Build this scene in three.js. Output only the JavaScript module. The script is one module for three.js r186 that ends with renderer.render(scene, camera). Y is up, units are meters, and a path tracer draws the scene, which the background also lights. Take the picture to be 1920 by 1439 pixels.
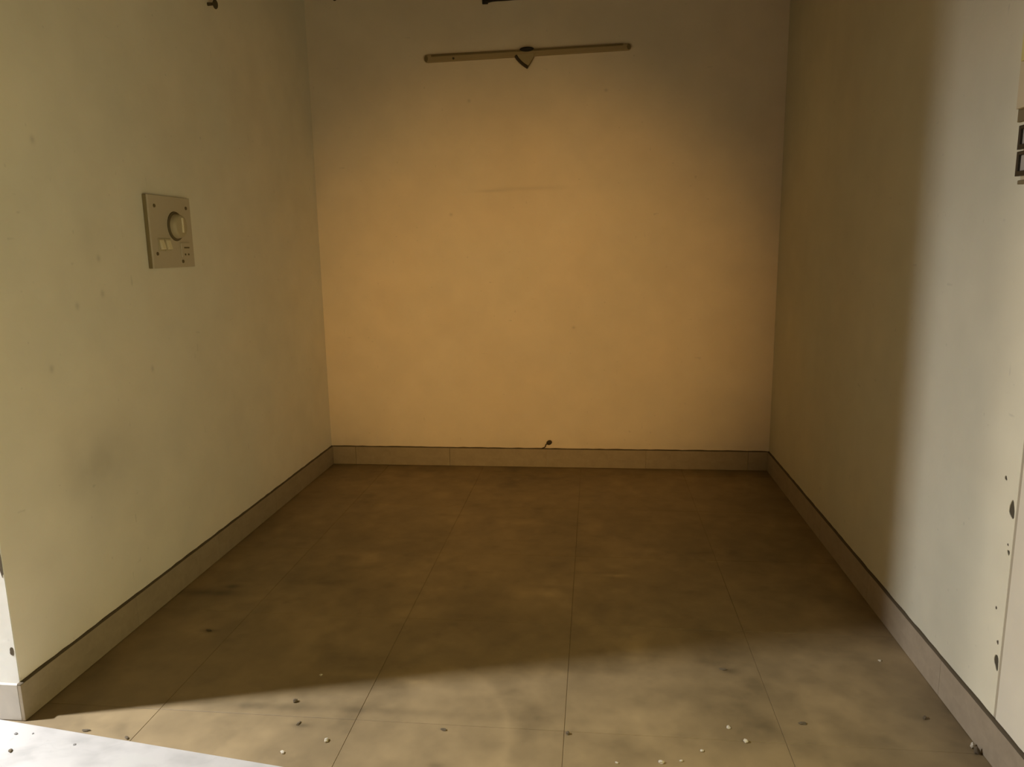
import * as THREE from 'three';
import { RoundedBoxGeometry } from 'three/addons/geometries/RoundedBoxGeometry.js';
import { mergeGeometries } from 'three/addons/utils/BufferGeometryUtils.js';
import { RectAreaLightUniformsLib } from 'three/addons/lights/RectAreaLightUniformsLib.js';

// ---------------------------------------------------------------- camera, light, exposure
const scene = new THREE.Scene();
scene.background = new THREE.Color(0x000000);
const camera = new THREE.PerspectiveCamera(54.4, 1920 / 1439, 0.05, 50);
camera.position.set(1.7313, 1.3988, 4.6309);
camera.rotation.set(-0.181075, 0.112283, -0.016732, 'YXZ');
scene.add(camera);
const renderer = new THREE.WebGLRenderer({ antialias: true });
renderer.toneMapping = THREE.LinearToneMapping;
renderer.toneMappingExposure = 1.0;
renderer.shadowMap.enabled = true;
RectAreaLightUniformsLib.init();
// hall pendant left of the alcove corner; added fills: a spot behind the camera, an upright tube at right
const PENDANT = { pos: [-1.5, 2.46, 3.128], size: 0.13, color: [0.86, 0.89, 1.0], nits: 4950 };
const FILL_SPOT = { pos: [1.45, 1.75, 6.42], target: [1.27, 0.88, 0.0], color: [1, 0.54, 0.14], cd: 33, angle: 0.285, penumbra: 1.0 };
const FILL_TUBE = { pos: [2.765, 0.88, 3.60], length: 0.95, width: 0.05, color: [1, 0.87, 0.34], nits: 94 };

// ---------------------------------------------------------------- helpers
const W = 2.808, ZC = 2.743, H = 2.96;            // alcove width, depth of its left wall, ceiling height
const HX0 = -3.2, HZ1 = 6.6;                      // the hall outside: far left and rear
const SK = 0.12, ST = 0.011;                      // skirting height and thickness
function rng(seed) { let s = seed >>> 0; return () => { s = (s + 0x6D2B79F5) | 0; let t = Math.imul(s ^ (s >>> 15), 1 | s); t = (t + Math.imul(t ^ (t >>> 7), 61 | t)) ^ t; return ((t ^ (t >>> 14)) >>> 0) / 4294967296; }; }
function lattice(seed) { const r = rng(seed), a = new Float32Array(65536); for (let i = 0; i < 65536; i++) a[i] = r(); return a; }
const LAT = lattice(77);
function vnoise(x, y, o = 0) {
  const xi = Math.floor(x), yi = Math.floor(y), fx = x - xi, fy = y - yi;
  const g = (i, j) => LAT[((i + o * 37) & 255) + (((j + o * 91) & 255) << 8)];
  const u = fx * fx * (3 - 2 * fx), v = fy * fy * (3 - 2 * fy);
  return (g(xi, yi) * (1 - u) + g(xi + 1, yi) * u) * (1 - v) + (g(xi, yi + 1) * (1 - u) + g(xi + 1, yi + 1) * u) * v;
}
function fbm(x, y, oct, o = 0) { let s = 0, a = 0.5, t = 0; for (let k = 0; k < oct; k++) { s += a * vnoise(x, y, o + k); t += a; a *= 0.5; x *= 2.03; y *= 2.03; } return s / t; }
const enc = v => { v = Math.min(1, Math.max(0, v)); return Math.round(255 * (v <= 0.0031308 ? 12.92 * v : 1.055 * Math.pow(v, 1 / 2.4) - 0.055)); };
function colourMap(n, fn, repeat = false) {        // fn(u, v) gives linear r, g, b
  const d = new Uint8Array(n * n * 4);
  for (let j = 0; j < n; j++) for (let i = 0; i < n; i++) {
    const c = fn((i + 0.5) / n, (j + 0.5) / n), k = (j * n + i) * 4;
    d[k] = enc(c[0]); d[k + 1] = enc(c[1]); d[k + 2] = enc(c[2]); d[k + 3] = 255;
  }
  const t = new THREE.DataTexture(d, n, n); t.colorSpace = THREE.SRGBColorSpace;
  t.magFilter = THREE.LinearFilter; t.minFilter = THREE.LinearMipmapLinearFilter; t.generateMipmaps = true;
  if (repeat) t.wrapS = t.wrapT = THREE.RepeatWrapping;
  t.needsUpdate = true; return t;
}
function greyMap(n, fn) {
  const d = new Uint8Array(n * n * 4);
  for (let j = 0; j < n; j++) for (let i = 0; i < n; i++) { const v = Math.round(255 * Math.min(1, Math.max(0, fn((i + 0.5) / n, (j + 0.5) / n)))), k = (j * n + i) * 4; d[k] = d[k + 1] = d[k + 2] = v; d[k + 3] = 255; }
  const t = new THREE.DataTexture(d, n, n); t.magFilter = THREE.LinearFilter; t.minFilter = THREE.LinearMipmapLinearFilter; t.generateMipmaps = true;
  t.wrapS = t.wrapT = THREE.RepeatWrapping; t.needsUpdate = true; return t;
}
const blob = (u, v, cu, cv, ru, rv) => { const a = (u - cu) / ru, b = (v - cv) / rv; return Math.exp(-(a * a + b * b)); };
function std(col, rough = 0.85, extra = {}) { const m = new THREE.MeshStandardMaterial({ roughness: rough, ...extra }); m.color.setRGB(...col); return m; }
const used = {};
function numbered(n) { const k = used[n] = (used[n] ?? -1) + 1; return k ? `${n}_${String(k).padStart(3, '0')}` : n; }
function mesh(name, geo, mat, parent) { const m = new THREE.Mesh(geo, mat); m.name = parent === scene ? numbered(name) : name; m.castShadow = m.receiveShadow = true; parent.add(m); return m; }
function part(name, geo, mat, parent, label) {
  const same = parent.children.filter(c => c.name === name || c.name.startsWith(name + '_0')).length;
  const m = new THREE.Mesh(geo, mat); m.name = same ? `${name}_${String(same).padStart(3, '0')}` : name;
  m.castShadow = m.receiveShadow = true; parent.add(m); if (label) m.userData.label = label; return m;
}
function group(name, pos = [0, 0, 0]) { const g = new THREE.Group(); g.name = numbered(name); g.position.set(...pos); scene.add(g); return g; }
function tag(o, label, category, grp) { o.userData.label = label; o.userData.category = category; if (grp) o.userData.group = grp; return o; }
function structure(o, label) { o.userData.kind = 'structure'; if (label) o.userData.label = label; return o; }
function box(x0, x1, y0, y1, z0, z1) { const g = new THREE.BoxGeometry(x1 - x0, y1 - y0, z1 - z0); g.translate((x0 + x1) / 2, (y0 + y1) / 2, (z0 + z1) / 2); return g; }
function uvFrom(g, fn) { const p = g.attributes.position, u = g.attributes.uv; for (let i = 0; i < p.count; i++) { const q = fn(p.getX(i), p.getY(i), p.getZ(i)); u.setXY(i, q[0], q[1]); } return g; }
function rbox(w, h, d, r, x = 0, y = 0, z = 0) { const g = new RoundedBoxGeometry(w, h, d, 2, r); g.translate(x, y, z); return g; }

// ---------------------------------------------------------------- materials
const plasterBump = greyMap(512, (u, v) => 0.6 * fbm(u * 24, v * 24, 4, 3) + 0.4 * fbm(u * 6, v * 6, 3, 9));
function wallMaterial(base, su, sv, o, stains) {   // su x sv: metres that the map covers
  const map = colourMap(1024, (u, v) => {
    const x = u * su, y = v * sv;
    let k = 1 + 0.16 * (fbm(x * 1.6, y * 1.6, 4, o) - 0.5) + 0.09 * (fbm(x * 9, y * 9, 3, o + 5) - 0.5);
    const sp = vnoise(x * 38, y * 38, o + 11); if (sp > 0.965) k *= 1 - 5 * (sp - 0.965);
    if (stains) k *= stains(x, y);
    const w = 0.05 * (fbm(x * 2.5, y * 2.5, 3, o + 21) - 0.5);
    return [base[0] * k * (1 + w), base[1] * k, base[2] * k * (1 - w)];
  });
  const b = plasterBump.clone(); b.repeat.set(su / 1.0, sv / 1.0);
  const m = new THREE.MeshStandardMaterial({ map, roughness: 0.8, bumpMap: b, bumpScale: 0.0015 });
  return m;
}
const CREAM = [0.74, 0.66, 0.44];
const matBack = wallMaterial([0.82, 0.70, 0.54], 3, 3, 1, (x, y) => {
  let k = 1 - 0.10 * blob(x, y, 1.33, 1.745, 0.22, 0.012) - 0.12 * blob(x, y, 1.10, 1.735, 0.10, 0.008);
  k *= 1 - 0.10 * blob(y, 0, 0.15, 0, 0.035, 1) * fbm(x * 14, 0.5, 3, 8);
  for (const [a, b] of [[0.98, 2.26], [1.79, 2.29], [0.85, 1.6], [1.6, 0.9]]) k *= 1 - 0.2 * blob(x, y, a, b, 0.010, 0.009);
  return k;
});
const matLeft = wallMaterial([0.83, 0.775, 0.66], 3, 3, 2, (x, y) => {     // x runs along z
  let k = 1 - 0.16 * blob(x, y, 2.27, 0.69, 0.19, 0.13) * (0.6 + 0.8 * fbm(x * 12, y * 12, 3, 4)) - 0.09 * blob(x, y, 2.18, 0.62, 0.22, 0.14);
  for (const [a, b] of [[2.288, 1.227], [2.15, 1.383], [2.443, 1.038], [2.40, 1.75], [1.9, 0.95], [2.15, 1.26]]) k *= 1 - 0.2 * blob(x, y, a, b, 0.010, 0.012);
  k *= 1 - 0.05 * blob(x, y, 2.2, 1.45, 0.05, 0.12);
  return k;
});
const matRight = wallMaterial([0.60, 0.555, 0.395], 3, 3, 3, (x, y) => (1 + 0.35 * THREE.MathUtils.smoothstep(x, 2.42, 2.66)) * (1 + 0.05 * (fbm(x * 9, 0.3 + y * 0.3, 3, 6) - 0.5)));  // grows paler towards the joint: extra brightness painted into the colour
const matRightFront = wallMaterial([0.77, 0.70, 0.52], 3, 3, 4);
const matOuter = wallMaterial([0.84, 0.83, 0.75], 3.3, 3, 5);
const matHall = std([0.24, 0.195, 0.125], 0.9);
const matCeil = std([0.22, 0.18, 0.11], 0.95);
const matDirt = std([0.10, 0.075, 0.04], 0.95);
const matHole = std([0.085, 0.07, 0.04], 1);
const matGrout = std([0.25, 0.18, 0.085], 0.95);
// the floor map lies over x -0.2..3.0, z -0.1..3.1: tile grain, dust, dried mop swirls, scuffs
const arc = (x, z, cx, cz, r, w, a0, a1) => { const dx = x - cx, dz = z - cz, d = Math.hypot(dx, dz), a = Math.atan2(dz, dx); if (a < a0 || a > a1) return 0; const e = (d - r) / w, s = Math.sin(Math.PI * (a - a0) / (a1 - a0)); return Math.exp(-e * e) * s; };
const floorMap = colourMap(2048, (u, v) => {
  const x = -0.2 + 3.2 * u, z = -0.1 + 3.2 * v;
  let d = 0.6 * (fbm(x * 3.2, z * 3.2, 5, 30) - 0.5) + 0.40 * (fbm(x * 16, z * 16, 4, 40) - 0.5);
  d += 0.9 * Math.max(0, fbm(x * 7 + 3, z * 5, 4, 50) - 0.56) - 0.7 * Math.max(0, fbm(x * 9, z * 12, 4, 55) - 0.60);
  d += 0.15 * arc(x, z, 1.05, 2.72, 0.42, 0.030, -1.2, 0.9) + 0.13 * arc(x, z, 1.0, 2.75, 0.49, 0.014, -1.0, 0.7) + 0.16 * arc(x, z, 1.3, 2.2, 0.30, 0.02, 0.9, 2.6);
  for (const [a, b, ru, rv, k] of [[1.836, 1.592, 0.07, 0.016, 0.5], [0.702, 1.506, 0.05, 0.06, 0.35], [0.373, 1.903, 0.05, 0.03, 0.3], [1.076, 1.782, 0.06, 0.05, 0.28], [1.55, 1.79, 0.06, 0.035, 0.32], [0.52, 1.50, 0.05, 0.05, 0.25], [1.84, 1.75, 0.05, 0.05, 0.22], [0.97, 2.42, 0.16, 0.02, 0.22], [1.15, 2.45, 0.05, 0.015, 0.25], [1.60, 2.36, 0.08, 0.03, 0.2]]) d += k * blob(x, z, a, b, ru, rv) * (0.4 + 1.2 * fbm(x * 30, z * 30, 3, 60));
  for (const [a, b, ru, rv, k] of [[0.203, 1.817, 0.035, 0.02, 0.6], [0.295, 2.183, 0.03, 0.012, 0.6], [2.175, 2.297, 0.03, 0.02, 0.4], [1.55, 1.72, 0.05, 0.02, 0.3], [0.12, 1.88, 0.18, 0.03, 0.45], [1.2, 2.61, 0.5, 0.02, 0.2], [0.65, 2.62, 0.25, 0.02, 0.18], [0.86, 2.70, 0.03, 0.01, 0.35], [1.30, 2.84, 0.03, 0.012, 0.35]]) d -= k * blob(x, z, a, b, ru, rv);
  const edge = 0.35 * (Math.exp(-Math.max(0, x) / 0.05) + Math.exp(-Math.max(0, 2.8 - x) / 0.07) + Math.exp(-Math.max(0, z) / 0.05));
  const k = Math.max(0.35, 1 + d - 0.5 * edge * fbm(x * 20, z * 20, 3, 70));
  return [0.262 * k, 0.19 * k, 0.094 * k];
}, true);
const floorBump = greyMap(512, (u, v) => fbm(u * 40, v * 40, 4, 15));
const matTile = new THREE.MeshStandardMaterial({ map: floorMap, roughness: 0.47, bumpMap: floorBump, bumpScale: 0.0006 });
const matMarble = new THREE.MeshStandardMaterial({ roughness: 0.4, map: colourMap(1024, (u, v) => {
  const x = u * 1.5, z = v * 1.5, w = fbm(x * 3, z * 3, 4, 80);
  let k = 1 - 0.16 * Math.max(0, fbm(x * 10 + 2 * w, z * 16, 4, 90) - 0.52) * 4 - 0.05 * fbm(x * 4, z * 4, 3, 95);
  const vein = Math.abs(Math.sin((x * 2 + z * 5 + 3.2 * w) * 3.0)); k *= 1 - 0.06 * Math.exp(-vein * 14);
  const sp = vnoise(x * 90, z * 90, 99); if (sp > 0.975) k *= 0.86;
  return [0.50 * k, 0.472 * k, 0.415 * k];
}, true) });
const skirtMap = colourMap(512, (u, v) => { const k = 1 + 0.22 * (fbm(u * 14, v * 14, 4, 110) - 0.5) + 0.10 * (fbm(u * 60, v * 60, 2, 120) - 0.5); return [0.335 * k, 0.268 * k, 0.175 * k]; }, true);
const matSkirt = new THREE.MeshStandardMaterial({ map: skirtMap, roughness: 0.6 });
const matSkirtLit = new THREE.MeshStandardMaterial({ roughness: 0.6 });  // same skirting tile, the stronger light on it put into a paler map
matSkirtLit.map = colourMap(512, (u, v) => { const k = 1 + 0.2 * (fbm(u * 14, v * 14, 4, 110) - 0.5); return [0.50 * k, 0.45 * k, 0.37 * k]; }, true);
const matWhiteChip = std([0.56, 0.50, 0.37], 0.9), matDarkChip = std([0.12, 0.09, 0.05], 0.95), matGreyChip = std([0.20, 0.19, 0.165], 0.95);

// ---------------------------------------------------------------- floors
function clip(poly, a, b, c) {                     // keeps a*x + b*z <= c
  const out = [];
  for (let i = 0; i < poly.length; i++) {
    const p = poly[i], q = poly[(i + 1) % poly.length], dp = a * p[0] + b * p[1] - c, dq = a * q[0] + b * q[1] - c;
    if (dp <= 0) out.push(p);
    if ((dp < 0 && dq > 0) || (dp > 0 && dq < 0)) { const t = dp / (dp - dq); out.push([p[0] + t * (q[0] - p[0]), p[1] + t * (q[1] - p[1])]); }
  }
  return out;
}
function slab(poly, y0, y1, bev) {                 // a flat piece with a small chamfer all round
  let area = 0; for (let i = 0; i < poly.length; i++) { const p = poly[i], q = poly[(i + 1) % poly.length]; area += p[0] * q[1] - q[0] * p[1]; }
  const s = new THREE.Shape((area > 0 ? poly : poly.slice().reverse()).map(p => new THREE.Vector2(p[0], p[1])));
  const g = new THREE.ExtrudeGeometry(s, { depth: y1 - y0 - 2 * bev, bevelEnabled: true, bevelThickness: bev, bevelSize: bev, bevelOffset: -bev, bevelSegments: 1 });
  g.rotateX(Math.PI / 2); g.translate(0, y1 - bev, 0);   // x, z kept; depth goes down
  return g;
}
// line between brown tiles and pale marble: through (-0.075, 2.753) and (0.881, 2.881)
const STRIP = 0.45;                                // width of the marble strip
const LN = (() => { const dx = 0.956, dz = 0.128, l = Math.hypot(dx, dz); const a = -dz / l, b = dx / l; return { a, b, c: a * -0.075 + b * 2.753, dx: dx / l, dz: dz / l }; })();
const floor = structure(mesh('floor', box(HX0 - 0.15, W + 0.15, -0.2, -0.0018, -0.15, HZ1 + 0.15), matGrout, scene), 'dusty brown tiled floor');
{
  const P = 0.629, G = 0.0006, rr = rng(5);
  for (let i = -6; i < 5; i++) for (let j = -1; j < 11; j++) {
    const x0 = 1.646 - 2 * P + (i - 1) * P, z0 = 2.66 - 4 * P + (j - 1) * P;
    let p = [[x0 + G, z0 + G], [x0 + P - G, z0 + G], [x0 + P - G, z0 + P - G], [x0 + G, z0 + P - G]];
    p = clip(p, -1, 0, j > 3 ? 3.2 : 0.0); p = clip(p, 1, 0, W); p = clip(p, 0, -1, 0); p = clip(p, 0, 1, HZ1);
    for (const q of [clip(p, LN.a, LN.b, LN.c - G), clip(p, -LN.a, -LN.b, -LN.c - STRIP - G)]) {   // this side of the marble strip, and beyond it
      if (q.length < 3) continue;
      let ar = 0; for (let k = 0; k < q.length; k++) { const A = q[k], B = q[(k + 1) % q.length]; ar += A[0] * B[1] - B[0] * A[1]; }
      if (Math.abs(ar) < 0.002) continue;
      const g = slab(q, -0.010, 0.0 - 0.0004 * rr(), 0.0006);
      uvFrom(g, (x, y, z) => [(x + 0.2) / 3.2, (z + 0.1) / 3.2]);
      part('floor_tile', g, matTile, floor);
    }
  }
}
const hallFloor = structure(mesh('floor', new THREE.BufferGeometry(), matGrout, scene), 'white marble strip of the hall floor');
{
  hallFloor.geometry = slab(clip(clip([[HX0, ZC - 0.01], [W, ZC - 0.01], [W, HZ1], [HX0, HZ1]], -LN.a, -LN.b, -LN.c), LN.a, LN.b, LN.c + STRIP), -0.0024, -0.0012, 0.0002);
  const S = 1.2, G = 0.0008;
  for (let i = -4; i < 5; i++) {
    const j = 0, q = (s, t) => [-0.075 + LN.dx * s - LN.dz * t, 2.753 + LN.dz * s + LN.dx * t];
    const s0 = -0.15 + i * S, t0 = j * S;
    let p = [q(s0 + G, t0 + G), q(s0 + S - G, t0 + G), q(s0 + S - G, t0 + STRIP - G), q(s0 + G, t0 + STRIP - G)];
    p = clip(p, -1, 0, -HX0); p = clip(p, 1, 0, W); p = clip(p, 0, 1, HZ1); p = clip(p, 0, -1, -ZC - 0.0);
    if (p.length < 3) continue;
    const g = slab(p, -0.0011, 0.0012, 0.0005);
    uvFrom(g, (x, y, z) => [x / 1.5, z / 1.5]);
    part('marble_slab', g, matMarble, hallFloor);
  }
}

// ---------------------------------------------------------------- walls and ceiling
structure(mesh('ceiling', box(HX0 - 0.15, W + 0.15, H, H + 0.15, -0.15, HZ1 + 0.15), matCeil, scene));
// added unseen beam over the opening, keeps light off the alcove tops
structure(mesh('shading_beam', box(-0.001, W + 0.001, 2.44, H, ZC - 0.12, ZC + 0.12), matHall, scene), 'added unseen beam that shades the upper alcove');
structure(mesh('wall_back', uvFrom(box(-0.15, W + 0.15, -0.0024, H, -0.15, 0), (x, y) => [x / 3, y / 3]), matBack, scene));
// the alcove's left wall is a solid block: its end is the hall wall beside the opening
structure(mesh('wall_left', uvFrom(box(-0.15, 0, -0.0024, H, 0, ZC - 0.004), (x, y, z) => [z / 3, y / 3]), matLeft, scene));
const outer = structure(mesh('wall_hall_front', uvFrom(box(HX0, -0.0005, -0.0024, H, ZC - 0.15, ZC), (x, y) => [(x - HX0) / 3.3, y / 3]), matOuter, scene));
structure(mesh('wall_hall_left', box(HX0 - 0.15, HX0, -0.0024, H, ZC - 0.15, HZ1 + 0.15), matHall, scene));
structure(mesh('wall_rear', box(HX0, W + 0.15, -0.0024, H, HZ1, HZ1 + 0.15), matHall, scene));
// right wall: plaster skin with knocked-out holes in front of a dark backing
const ZJ = 2.68;                                   // upright joint in the plaster
const wallRight = structure(new THREE.Group()); wallRight.name = 'wall_right'; scene.add(wallRight);
const HOLES = [[2.655, 0.706, 0.0125, 0.0235], [2.6595, 0.277, 0.011, 0.021], [2.612, 0.778, 0.006, 0.006], [2.660, 0.59, 0.006, 0.007], [2.633, 0.421, 0.004, 0.005], [2.657, 0.334, 0.005, 0.007], [2.655, 0.61, 0.004, 0.004]];
{
  const s = new THREE.Shape([[0, -0.002], [ZJ - 0.006, -0.002], [ZJ - 0.006, H], [0, H]].map(p => new THREE.Vector2(...p)));
  HOLES.slice(0, 4).forEach(([z, y, a, b], i) => {
    const h = new THREE.Path(), r = rng(40 + i), ph = r() * 6;
    for (let k = 0; k < 18; k++) { const t = -k / 18 * Math.PI * 2, w = 1 + 0.13 * Math.sin(3 * t + ph) + 0.10 * (r() - 0.5); const X = z + a * w * Math.cos(t) + (y > 0.7 && i === 0 ? -0.12 : -0.2) * b * Math.sin(t) * 0.8, Y = y + b * w * Math.sin(t); k ? h.lineTo(X, Y) : h.moveTo(X, Y); }
    h.closePath(); s.holes.push(h);
  });
  const g = new THREE.ExtrudeGeometry(s, { depth: 0.011, bevelEnabled: true, bevelThickness: 0.001, bevelSize: 0.001, bevelOffset: -0.001, bevelSegments: 1 });
  g.rotateY(-Math.PI / 2);                         // x -> z, depth -> -x
  g.translate(W + 0.012, 0, 0);
  uvFrom(g, (x, y, z) => [z / 3, y / 3]);
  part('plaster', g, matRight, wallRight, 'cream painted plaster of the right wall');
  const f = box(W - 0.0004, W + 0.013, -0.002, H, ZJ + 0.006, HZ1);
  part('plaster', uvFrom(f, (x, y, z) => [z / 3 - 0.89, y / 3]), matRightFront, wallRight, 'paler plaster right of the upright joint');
  part('joint_filler', box(W + 0.0008, W + 0.0128, -0.002, H, ZJ - 0.0062, ZJ + 0.0062), std([0.46, 0.39, 0.26], 0.9), wallRight, 'thin brown upright joint');
  part('masonry', box(W + 0.013, W + 0.15, -0.0024, H, -0.15, HZ1), matHole, wallRight);
  HOLES.forEach(([z, y, a, b], i) => {               // crumbled rims and the shallow pits
    const r = rng(60 + i), pts = [];
    for (let k = 0; k < 14; k++) { const t = k / 14 * Math.PI * 2, w = 0.75 + 0.5 * r(); pts.push([z + a * (i < 4 ? 1.5 : w * 0.8) * Math.cos(t), y + b * (i < 4 ? 1.4 : w * 0.8) * Math.sin(t)]); }
    const c = new THREE.Shape(pts.map(p => new THREE.Vector2(...p)));
    const q = new THREE.ExtrudeGeometry(c, { depth: 0.0006, bevelEnabled: false }); q.rotateY(-Math.PI / 2); q.translate(i < 4 ? W + 0.0028 : W + 0.0002, 0, 0);
    part('plaster_hole', q, i < 4 ? matHole : matDirt, wallRight, 'dark hole knocked into the plaster');
  });
}
// dark knocks on the white hall wall, at its corner
for (const [x, y, a, b, s] of [[-0.010, 0.226, 0.007, 0.014, 3], [-0.004, 0.50, 0.006, 0.036, 4]]) {
  const r = rng(s * 17), pts = []; for (let k = 0; k < 14; k++) { const t = k / 14 * Math.PI * 2, w = 0.8 + 0.4 * r(); pts.push(new THREE.Vector2(Math.min(-0.0006, x + a * w * Math.cos(t)), y + b * w * Math.sin(t))); }
  const g = new THREE.ExtrudeGeometry(new THREE.Shape(pts), { depth: 0.0015, bevelEnabled: false }); g.translate(0, 0, ZC - 0.0008);
  part('chipped_plaster', g, matDirt, outer, 'dark chip on the wall edge');
}

// ---------------------------------------------------------------- skirting
// runs along a wall as separate tiles with a dirty ledge on top
function skirting(name, label, from, to, normal, cuts) {
  const g = structure(new THREE.Group(), label); g.name = name; scene.add(g);
  const dx = to[0] - from[0], dz = to[1] - from[1], L = Math.hypot(dx, dz), ux = dx / L, uz = dz / L;
  const stops = [0, ...cuts.filter(c => c > 0.02 && c < L - 0.02), L];
  const ang = Math.atan2(-uz, ux);
  for (let i = 0; i + 1 < stops.length; i++) {
    const a = stops[i] + (i ? 0.0008 : 0), b = stops[i + 1] - (i + 2 < stops.length ? 0.0008 : 0);
    const t = rbox(b - a, SK - 0.0015, ST, 0.0012);
    uvFrom(t, (x, y, z) => [(x + (a + b) / 2) * 1.6 + i * 0.37, y * 1.6 + z]);
    const m = part('skirting_tile', t, matSkirt, g);
    m.position.set(from[0] + ux * (a + b) / 2 + normal[0] * ST / 2, SK / 2 + 0.0005, from[1] + uz * (a + b) / 2 + normal[1] * ST / 2); m.rotation.y = ang;
  }
  // grime lying on the ledge: a low wedge with an uneven top
  const n = Math.round(L / 0.04), pos = [], idx = [], r = rng(name.length * 31);
  for (let k = 0; k <= n; k++) {
    const s = L * k / n, h = 0.0035 + 0.003 * r(), o = ST - 0.0003 - 0.001 * r();
    for (const [e, y] of [[0, SK - 0.001], [0, SK + h], [o, SK + h * 0.35], [o, SK - 0.001]]) pos.push(from[0] + ux * s + normal[0] * e, y, from[1] + uz * s + normal[1] * e);
    if (k) for (let q = 0; q < 4; q++) { const A = (k - 1) * 4 + q, B = (k - 1) * 4 + (q + 1) % 4; idx.push(A, B, A + 4, B, B + 4, A + 4); }
  }
  const e = n * 4; idx.push(0, 2, 1, 0, 3, 2, e, e + 1, e + 2, e, e + 2, e + 3);
  const w = new THREE.BufferGeometry(); w.setAttribute('position', new THREE.Float32BufferAttribute(pos, 3)); w.setIndex(idx); w.computeVertexNormals();
  const m = part('grime_line', w, matDirt, g, 'dark line of grime on top of the skirting'); m.material = matDirt;
  return g;
}
matDirt.side = THREE.DoubleSide;
const cutsAt = (o, n) => Array.from({ length: n }, (_, k) => o + k * 0.629);
skirting('baseboard_back', 'brown tile skirting along the back wall', [ST, 0], [W - ST, 0], [0, 1], cutsAt(0.155, 5));
skirting('baseboard_left', 'brown tile skirting along the left wall', [0, ZC + ST], [0, 0], [1, 0], cutsAt(0.58, 5));
skirting('baseboard_right', 'brown tile skirting along the right wall', [W, 0], [W, HZ1], [-1, 0], cutsAt(0.50, 10));
{
  const g = structure(new THREE.Group(), 'tile skirting along the white hall wall, its light painted in as a paler tone'); g.name = 'baseboard_hall'; scene.add(g);
  for (let k = 0; k < 5; k++) { const a = Math.max(HX0, -0.62 * (k + 1)), b = -0.62 * k - (k ? 0.0008 : 0.0006); const t = rbox(b - a - 0.0008, SK - 0.0015, ST, 0.0012, (a + b) / 2, SK / 2 + 0.0005, ZC + ST / 2); uvFrom(t, (x, y, z) => [x * 1.6, y * 1.6 + z]); part('skirting_tile', t, matSkirtLit, g); }
}

// ---------------------------------------------------------------- things on the back wall
{
  const t = tag(group('light_batten', [1.325, 2.512, 0]), 'long cream batten with rounded ends screwed high on the back wall', 'batten');
  t.rotation.z = 0.013;
  const mB = std([0.40, 0.30, 0.155], 0.8), mEnd = std([0.20, 0.145, 0.06], 0.85), mBlack = std([0.015, 0.012, 0.01], 0.6), mFlap = std([0.46, 0.37, 0.21], 0.8), mRust = std([0.07, 0.05, 0.025], 0.9);
  const L = 1.215, hw = 0.022;
  const s = new THREE.Shape(); s.moveTo(-L / 2 + hw, -hw); s.lineTo(L / 2 - hw * 0.8, -hw * 0.8); s.absarc(L / 2 - hw * 0.8, 0, hw * 0.8, -Math.PI / 2, Math.PI / 2, false); s.lineTo(-L / 2 + hw, hw); s.absarc(-L / 2 + hw, 0, hw, Math.PI / 2, Math.PI * 1.5, false);
  const g = new THREE.ExtrudeGeometry(s, { depth: 0.012, bevelEnabled: true, bevelThickness: 0.005, bevelSize: 0.005, bevelOffset: -0.005, bevelSegments: 3, curveSegments: 12 });
  part('body', g, mB, t);
  const rs = new THREE.Shape(); const R = (x, y) => new THREE.Vector2(x, y);   // raised rib along the upper edge
  part('upper_rib', rbox(L - 0.09, 0.010, 0.010, 0.003, 0, hw - 0.009, 0.018), mEnd, t, 'darker raised rib along the upper edge');
  for (const sx of [-1, 1]) { const e = new THREE.CylinderGeometry(hw * 0.86, hw * 0.95, 0.016, 20, 1); e.rotateX(Math.PI / 2); e.scale(0.55, sx < 0 ? 1 : 0.82, 1); e.translate(sx * (L / 2 - 0.014), 0, 0.010); part('end_cap', e, mEnd, t); }
  const sc = new THREE.CylinderGeometry(0.006, 0.007, 0.006, 12); sc.rotateX(Math.PI / 2); sc.translate(-0.43, -0.008, 0.018); part('screw', sc, mRust, t);
  const k = new THREE.SphereGeometry(1, 18, 12); k.scale(0.043, 0.013, 0.022); k.translate(0.006, 0.018, 0.020); part('black_grommet', k, mBlack, t, 'black lump at the middle of the batten');
  const f = new THREE.Shape([R(-0.055, -0.010), R(0.048, -0.006), R(0.044, -0.030), R(0.010, -0.082), R(-0.010, -0.074), R(-0.050, -0.026)]);
  const fg = new THREE.ExtrudeGeometry(f, { depth: 0.003, bevelEnabled: true, bevelThickness: 0.001, bevelSize: 0.001, bevelSegments: 1 }); fg.rotateX(-0.22); fg.translate(0, 0.001, 0.012);
  const flap = part('hanging_flap', fg, mFlap, t, 'loose triangular flap hanging below the middle');
  const ed = new THREE.TubeGeometry(new THREE.CatmullRomCurve3([new THREE.Vector3(-0.060, -0.014, 0.016), new THREE.Vector3(-0.048, -0.032, 0.019), new THREE.Vector3(-0.022, -0.060, 0.025), new THREE.Vector3(0.010, -0.085, 0.032)]), 14, 0.0095, 8);
  part('torn_edge', ed, mRust, flap, 'dark torn edge of the flap');
  const ed2 = new THREE.TubeGeometry(new THREE.CatmullRomCurve3([new THREE.Vector3(0.010, -0.085, 0.032), new THREE.Vector3(0.030, -0.055, 0.026), new THREE.Vector3(0.046, -0.026, 0.018)]), 8, 0.003, 6);
  part('torn_edge', ed2, mEnd, flap);
}
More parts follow.
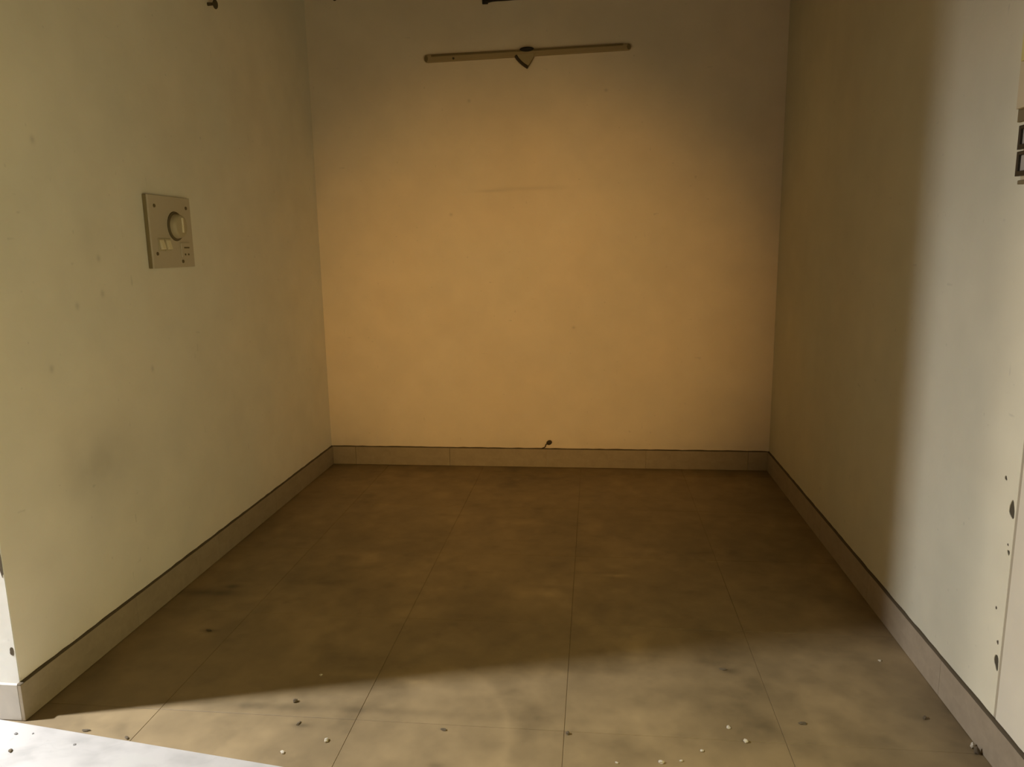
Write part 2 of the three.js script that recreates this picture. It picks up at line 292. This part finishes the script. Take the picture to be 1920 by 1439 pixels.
{ // bent stub near the ceiling
  const t = tag(group('wall_bracket', [1.09, 2.80, 0]), 'dark bent metal stub high on the back wall above the batten', 'bracket');
  const m = std([0.025, 0.018, 0.01], 0.7);
  part('plate', rbox(0.034, 0.075, 0.012, 0.004, 0, 0.027, 0.006), m, t);
  const a = new THREE.TubeGeometry(new THREE.CatmullRomCurve3([new THREE.Vector3(0, 0.0, 0.012), new THREE.Vector3(0.05, 0.004, 0.026), new THREE.Vector3(0.12, 0.005, 0.026), new THREE.Vector3(0.195, 0.010, 0.018)]), 20, 0.0095, 10);
  part('arm', a, m, t);
}
function nail(name, pos, turn, label, cat, s) {
  const t = tag(group(name, pos), label, cat); t.rotation.y = turn;
  const m = std([0.09, 0.065, 0.03], 0.85);
  const sh = new THREE.CylinderGeometry(0.004 * s, 0.005 * s, 0.024 * s, 10); sh.rotateX(Math.PI / 2); sh.translate(0, 0, 0.012 * s); part('shank', sh, m, t);
  const hd = new THREE.SphereGeometry(0.011 * s, 14, 10); hd.scale(1, 1.25, 0.6); hd.translate(0, -0.002, 0.024 * s); part('head', hd, m, t);
  return t;
}
nail('wall_plug', [0.196, 2.862, 0], 0, 'small dark plug in the back wall near its upper left corner', 'wall plug', 1.1);
nail('wall_hook', [0, 2.492, 1.200], Math.PI / 2, 'dark hook stub high on the left wall near the back corner', 'hook', 1.5);
{ // cable end above the back skirting
  const t = tag(group('cable_stub', [1.441, 0.160, 0]), 'short dark cable end poking out just above the back skirting', 'cable');
  const m = std([0.05, 0.034, 0.015], 0.75);
  const k = new THREE.SphereGeometry(1, 18, 12); k.scale(0.019, 0.015, 0.016); k.rotateZ(0.45); k.translate(0.002, 0.004, 0.010); part('knot', k, m, t);
  const c = new THREE.TubeGeometry(new THREE.CatmullRomCurve3([new THREE.Vector3(-0.004, 0, 0.012), new THREE.Vector3(-0.018, -0.008, 0.014), new THREE.Vector3(-0.024, -0.024, 0.012), new THREE.Vector3(-0.045, -0.035, 0.010)]), 16, 0.0035, 8); part('wire', c, m, t);
}

// ---------------------------------------------------------------- painted-over switchboard on the left wall
{
  const t = tag(group('switchboard', [0, 1.480, 1.703]), 'square painted-over switchboard with a round regulator knob on the left wall', 'switchboard');
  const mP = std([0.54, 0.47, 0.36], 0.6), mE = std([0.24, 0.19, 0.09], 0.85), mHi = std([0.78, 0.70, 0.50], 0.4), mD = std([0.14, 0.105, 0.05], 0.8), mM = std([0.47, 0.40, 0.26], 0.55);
  // local frame: u runs along -z (to the right in the photograph), v up, n out of the wall (+x)
  const place = g => { g.rotateY(Math.PI / 2); return g; };    // x -> -z, z -> +x
  const bw = 0.306, bh = 0.284;
  part('back_box', place(rbox(bw, bh, 0.016, 0.003, 0, 0, 0.008)), mE, t, 'edge of the box with its side shade painted dark');  // dark colour stands in for the shade on the box side
  const s = new THREE.Shape([[-bw / 2 + 0.002, -bh / 2], [bw / 2, -bh / 2], [bw / 2, bh / 2], [-bw / 2 + 0.002, bh / 2]].map(p => new THREE.Vector2(...p)));
  part('front_plate', place((() => { const g = new THREE.ExtrudeGeometry(s, { depth: 0.004, bevelEnabled: true, bevelThickness: 0.002, bevelSize: 0.002, bevelOffset: -0.002, bevelSegments: 2 }); g.translate(0, 0, 0.016); return g; })()), mP, t);
  const fl = new THREE.LatheGeometry([[0, 0], [0.060, 0], [0.058, 0.004], [0.050, 0.006], [0.047, 0.006]].map(p => new THREE.Vector2(...p)), 32); fl.rotateX(Math.PI / 2); fl.translate(0.028, 0.024, 0.0215); part('dial_ring', place(fl), mD, t);
  const kn = new THREE.LatheGeometry([[0.050, 0.002], [0.048, 0.016], [0.044, 0.026], [0.036, 0.030], [0, 0.031]].map(p => new THREE.Vector2(...p)), 32); kn.rotateX(Math.PI / 2); kn.translate(0.028, 0.024, 0.0215);
  const knob = part('regulator_knob', place(kn), mM, t);
  part('pointer', place(rbox(0.010, 0.060, 0.006, 0.002, 0.028, 0.028, 0.054)), mHi, knob);
  for (const u of [-0.090, -0.045]) {
    const fr = rbox(0.040, 0.050, 0.006, 0.002, u, -0.050, 0.024); const sw = part('switch', place(fr), mM, t);
    const ro = rbox(0.028, 0.038, 0.010, 0.003); ro.rotateX(-0.25); ro.translate(u, -0.050, 0.029); part('rocker', place(ro), mHi, sw, 'pale rocker');
  }
  const so = rbox(0.070, 0.062, 0.006, 0.004, 0.085, -0.072, 0.024); const sk = part('socket', place(so), mP, t);
  for (const [u, v, w, h] of [[0.090, -0.062, 0.040, 0.006], [0.075, -0.090, 0.010, 0.008], [0.100, -0.090, 0.010, 0.008]]) part('slot', place(rbox(w, h, 0.002, 0.0008, u, v, 0.0272)), mD, sk);
  for (const [u, v] of [[-0.112, 0.100], [0.118, 0.100], [-0.120, -0.085], [0.060, -0.118]]) { const c = new THREE.CylinderGeometry(0.0065, 0.0075, 0.004, 14); c.rotateX(Math.PI / 2); c.translate(u, v, 0.023); part('screw', place(c), mD, t); }
}

// ---------------------------------------------------------------- box on the right wall, cut by the frame's edge
{
  const t = tag(group('distribution_box', [W, 1.72, 2.658]), 'cream wall box with two black-framed openings at the right edge', 'wall box');
  const mC = std([0.60, 0.50, 0.31], 0.55), mY = std([0.66, 0.56, 0.22], 0.5), mK = std([0.035, 0.026, 0.012], 0.5), mG = std([0.42, 0.38, 0.31], 0.5), mLine = std([0.20, 0.15, 0.07], 0.8);
  // local: z along the wall, left edge (in the photograph) at -z; x negative is out of the wall
  const Z0 = -0.152, Z1 = 0.16;
  const sh = new THREE.Shape(); const r = 0.05;
  sh.moveTo(Z0, -0.030); sh.lineTo(Z0, 0.235 - r); sh.absarc(Z0 + r, 0.235 - r, r, Math.PI, Math.PI / 2, true); sh.lineTo(Z1 - r, 0.235); sh.absarc(Z1 - r, 0.235 - r, r, Math.PI / 2, 0, true); sh.lineTo(Z1, -0.030); sh.closePath();
  const ex = (s, d, x0, b = 0.002) => { const g = new THREE.ExtrudeGeometry(s, { depth: d, bevelEnabled: true, bevelThickness: b, bevelSize: b, bevelOffset: -b, bevelSegments: 2, curveSegments: 10 }); g.rotateY(-Math.PI / 2); g.translate(x0, 0, 0); return g; };
  part('back_plate', ex(sh, 0.006, 0), mLine, t, 'dark outline of the upper cover');
  const s2 = new THREE.Shape(); const q = 0.046, a = 0.013;
  s2.moveTo(Z0 + a, 0.0); s2.lineTo(Z0 + a, 0.228 - q); s2.absarc(Z0 + a + q, 0.228 - q, q, Math.PI, Math.PI / 2, true); s2.lineTo(Z1 - a - q, 0.228); s2.absarc(Z1 - a - q, 0.228 - q, q, Math.PI / 2, 0, true); s2.lineTo(Z1 - a, 0.0); s2.closePath();
  const cv = part('upper_cover', ex(s2, 0.012, -0.006), mC, t);
  part('yellow_panel', rbox(0.003, 0.075, 0.27, 0.001, -0.0235, 0.150, 0.006), mY, cv, 'yellow band on the upper cover');
  part('lower_case', rbox(0.016, 0.150, 0.262, 0.004, -0.008, -0.112, 0.034), mC, t);
  for (const [y, h, z] of [[-0.073, 0.058, 0.029], [-0.137, 0.060, 0.031]]) {
    const o = new THREE.Shape([[-0.137 + z, y - h / 2], [0.137 + z, y - h / 2], [0.137 + z, y + h / 2], [-0.137 + z, y + h / 2]].map(p => new THREE.Vector2(...p)));
    const i = new THREE.Path([[-0.127 + z, y - h / 2 + 0.012], [-0.127 + z, y + h / 2 - 0.009], [0.127 + z, y + h / 2 - 0.009], [0.127 + z, y - h / 2 + 0.012]].map(p => new THREE.Vector2(...p))); o.holes.push(i);
    const f = part('frame', ex(o, 0.008, -0.015, 0.001), mK, t, 'black frame of an opening');
    part('switch_block', rbox(0.004, h - 0.022, 0.252, 0.001, -0.0165, y + 0.001, z), mG, f);
  }
  part('ledge', rbox(0.024, 0.010, 0.262, 0.002, -0.012, -0.183, 0.040), mLine, t);
}

// ---------------------------------------------------------------- crumbs on the floors
function crumb(name, [x, z], [a, b, h], mat, seed, label, category, y0 = 0) {
  const g = new THREE.IcosahedronGeometry(1, 1), p = g.attributes.position, r = rng(seed * 101 + 7), k = {};
  for (let i = 0; i < p.count; i++) {
    const key = [p.getX(i), p.getY(i), p.getZ(i)].map(v => v.toFixed(3)).join();
    const w = k[key] ??= 0.72 + 0.5 * r();
    p.setXYZ(i, p.getX(i) * w * a * 0.85, Math.max(-0.55, p.getY(i)) * w * h * 0.8, p.getZ(i) * w * b * 0.85);
  }
  g.rotateY(r() * 6.28); g.computeVertexNormals(); g.computeBoundingBox(); g.translate(0, -g.boundingBox.min.y, 0);
  const m = mesh(name, g, mat, scene); m.position.set(x, y0 - 0.0003, z); tag(m, label, category); return m;
}
const WH = [
  [[0.963, 2.764], [0.010, 0.007, 0.007], 'largest white chip on the lit floor left of centre'],
  [[0.856, 2.824], [0.006, 0.010, 0.004], 'white flake lying right by the white marble edge'],
  [[1.916, 2.773], [0.010, 0.006, 0.006], 'brightest white chip at the bottom, right of centre'],
  [[1.971, 2.762], [0.006, 0.004, 0.003], 'faint flake just right of the brightest bottom chip'],
  [[2.033, 2.714], [0.007, 0.006, 0.003], 'faint white chip between the bottom chip and the triangular one'],
  [[2.125, 2.602], [0.007, 0.011, 0.003], 'dull oval chip behind the triangular white chip'],
  [[2.162, 2.664], [0.009, 0.008, 0.006], 'bright triangular white chip on the lit floor at right'],
  [[2.693, 2.196], [0.007, 0.007, 0.003], 'tiny pale chip near the shadow edge by the right skirting'],
  [[0.825, 2.438], [0.006, 0.006, 0.004], 'tiny pale chip inside the shadow, left of centre'],
  [[2.785, 2.633], [0.008, 0.013, 0.010], 'pale chip leaning against the right skirting near the frame corner'],
  [[1.795, 2.785], [0.006, 0.004, 0.003], 'faint flake just left of the brightest bottom chip'],
];
WH.forEach(([p, s, l], i) => crumb('paint_chip', p, s, matWhiteChip, i + 1, l, 'paint chip'));
const DK = [
  [[0.798, 2.589], [0.009, 0.009, 0.008], 'round dark pebble just outside the shadow at left'],
  [[1.292, 2.686], [0.011, 0.006, 0.004], 'small dark crumb in the middle of the lit floor, left of the joint'],
  [[1.657, 2.672], [0.007, 0.007, 0.006], 'small dark crumb beside the middle tile joint'],
  [[2.344, 2.566], [0.014, 0.007, 0.004], 'flat dark crumb right of the triangular white chip'],
  [[2.708, 2.510], [0.010, 0.006, 0.006], 'dark crumb near the right skirting'],
  [[2.160, 2.292], [0.015, 0.006, 0.003], 'long dark crumb close to the shadow edge at right'],
  [[2.783, 2.660], [0.009, 0.009, 0.016], 'black lump against the right skirting near the frame corner'],
  [[0.851, 2.694], [0.011, 0.005, 0.003], 'flat brown crumb below the round dark pebble'],
  [[0.295, 2.183], [0.014, 0.006, 0.004], 'dark crumb in the shadow near the left skirting'],
];
DK.forEach(([p, s, l], i) => crumb('dirt_crumb', p, s, matDarkChip, i + 31, l, 'crumb'));
const GR = [
  [[0.029, 2.815], [0.008, 0.005, 0.003], matGreyChip, 'grey crumb on the white marble below the wall corner'],
  [[0.072, 2.888], [0.011, 0.006, 0.004], matDarkChip, 'darkest crumb on the white marble near the bottom left corner'],
  [[0.079, 2.809], [0.004, 0.003, 0.002], matGreyChip, 'tiny grey speck right of the grey crumb on the marble'],
  [[0.238, 2.845], [0.006, 0.004, 0.002], matGreyChip, 'faint grey speck in the middle of the white marble'],
  [[0.228, 2.781], [0.014, 0.006, 0.003], matDarkChip, 'brown crumb on the joint of brown tiles and white marble'],
  [[0.372, 2.803], [0.010, 0.005, 0.003], matDarkChip, 'second brown crumb along the marble joint, further right'],
];
GR.forEach(([p, s, m, l], i) => crumb('dirt_crumb', p, s, m, i + 51, l, 'crumb', 0.0012));

// ---------------------------------------------------------------- hall pendant and the added fill lights (outside the frame)
{
  const [x, y, z] = PENDANT.pos;
  const t = tag(group('pendant_lamp', [x, y, z]), 'pendant lamp with a metal shade in the hall', 'lamp');
  const mS = std([0.30, 0.30, 0.30], 0.4, { metalness: 0.6, side: THREE.DoubleSide });
  const sh = new THREE.LatheGeometry([[0.02, 0.14], [0.05, 0.13], [0.10, 0.05], [0.115, 0.0], [0.112, 0.0], [0.096, 0.05], [0.045, 0.125], [0.02, 0.134]].map(p => new THREE.Vector2(...p)), 32); part('shade', sh, mS, t);
  const em = new THREE.MeshStandardMaterial({ color: 0xffffff, emissive: new THREE.Color().setRGB(...PENDANT.color), emissiveIntensity: 4 });
  const d = new THREE.CylinderGeometry(0.085, 0.085, 0.006, 32); d.translate(0, 0.012, 0); part('diffuser', d, em, t);
  const c = new THREE.CylinderGeometry(0.004, 0.004, H - y - 0.135, 8); c.translate(0, 0.135 + (H - y - 0.135) / 2, 0); part('cord', c, mS, t);
  const l = new THREE.RectAreaLight(0xffffff, PENDANT.nits, PENDANT.size, PENDANT.size); l.color.setRGB(...PENDANT.color);
  l.position.set(x, y + 0.002, z); l.rotation.x = -Math.PI / 2; scene.add(l);
}
{  // added spot, unseen, shaped to give the round glow on the back wall
  const [x, y, z] = FILL_SPOT.pos;
  const t = tag(group('added_spot', [x, y, HZ1]), 'added unseen warm spot that makes the back wall glow', 'lamp');
  const mS = std([0.25, 0.24, 0.22], 0.4, { metalness: 0.6, side: THREE.DoubleSide });
  const ar = new THREE.CylinderGeometry(0.012, 0.012, 0.09, 10); ar.rotateX(Math.PI / 2); ar.translate(0, 0, -0.045); part('arm', ar, mS, t);
  const hd = new THREE.LatheGeometry([[0.02, 0], [0.05, 0.01], [0.055, 0.085], [0.052, 0.085], [0.046, 0.014], [0.02, 0.006]].map(p => new THREE.Vector2(...p)), 24); hd.rotateX(-Math.PI / 2); hd.translate(0, 0, -0.085); part('head', hd, mS, t);
  const em = new THREE.MeshStandardMaterial({ color: 0xffffff, emissive: new THREE.Color().setRGB(...FILL_SPOT.color), emissiveIntensity: 3 });
  const le = new THREE.CylinderGeometry(0.045, 0.045, 0.004, 24); le.rotateX(Math.PI / 2); le.translate(0, 0, -0.155); part('lens', le, em, t);
  const l = new THREE.SpotLight(0xffffff, FILL_SPOT.cd, 0, FILL_SPOT.angle, FILL_SPOT.penumbra, 2); l.color.setRGB(...FILL_SPOT.color);
  l.position.set(x, y, z); l.target.position.set(...FILL_SPOT.target); l.castShadow = true; l.shadow.radius = 4; scene.add(l, l.target);
}
{  // added tube, unseen, brightens the left wall
  const [x, y, z] = FILL_TUBE.pos, L = FILL_TUBE.length;
  const t = tag(group('tube_lamp', [W, y, z]), 'added unseen upright tube that fills the left wall with light', 'lamp');
  const mS = std([0.5, 0.5, 0.48], 0.5);
  part('housing', rbox(0.022, L + 0.06, 0.07, 0.004, -0.0125, 0, 0), mS, t);
  for (const s of [-1, 1]) part('holder', rbox(0.024, 0.030, 0.040, 0.004, -0.033, s * (L / 2 + 0.012), 0), mS, t);
  const em = new THREE.MeshStandardMaterial({ color: 0xffffff, emissive: new THREE.Color().setRGB(...FILL_TUBE.color), emissiveIntensity: 3 });
  const g = new THREE.CylinderGeometry(0.008, 0.008, L, 16); g.translate(-0.033, 0, 0); part('tube', g, em, t);
  const l = new THREE.RectAreaLight(0xffffff, FILL_TUBE.nits, FILL_TUBE.width, L); l.color.setRGB(...FILL_TUBE.color);
  l.position.set(x, y, z); l.rotation.y = Math.PI / 2; scene.add(l);
}
scene.traverse(o => { if (o.isMesh) o.castShadow = o.receiveShadow = true; });
renderer.render(scene, camera);
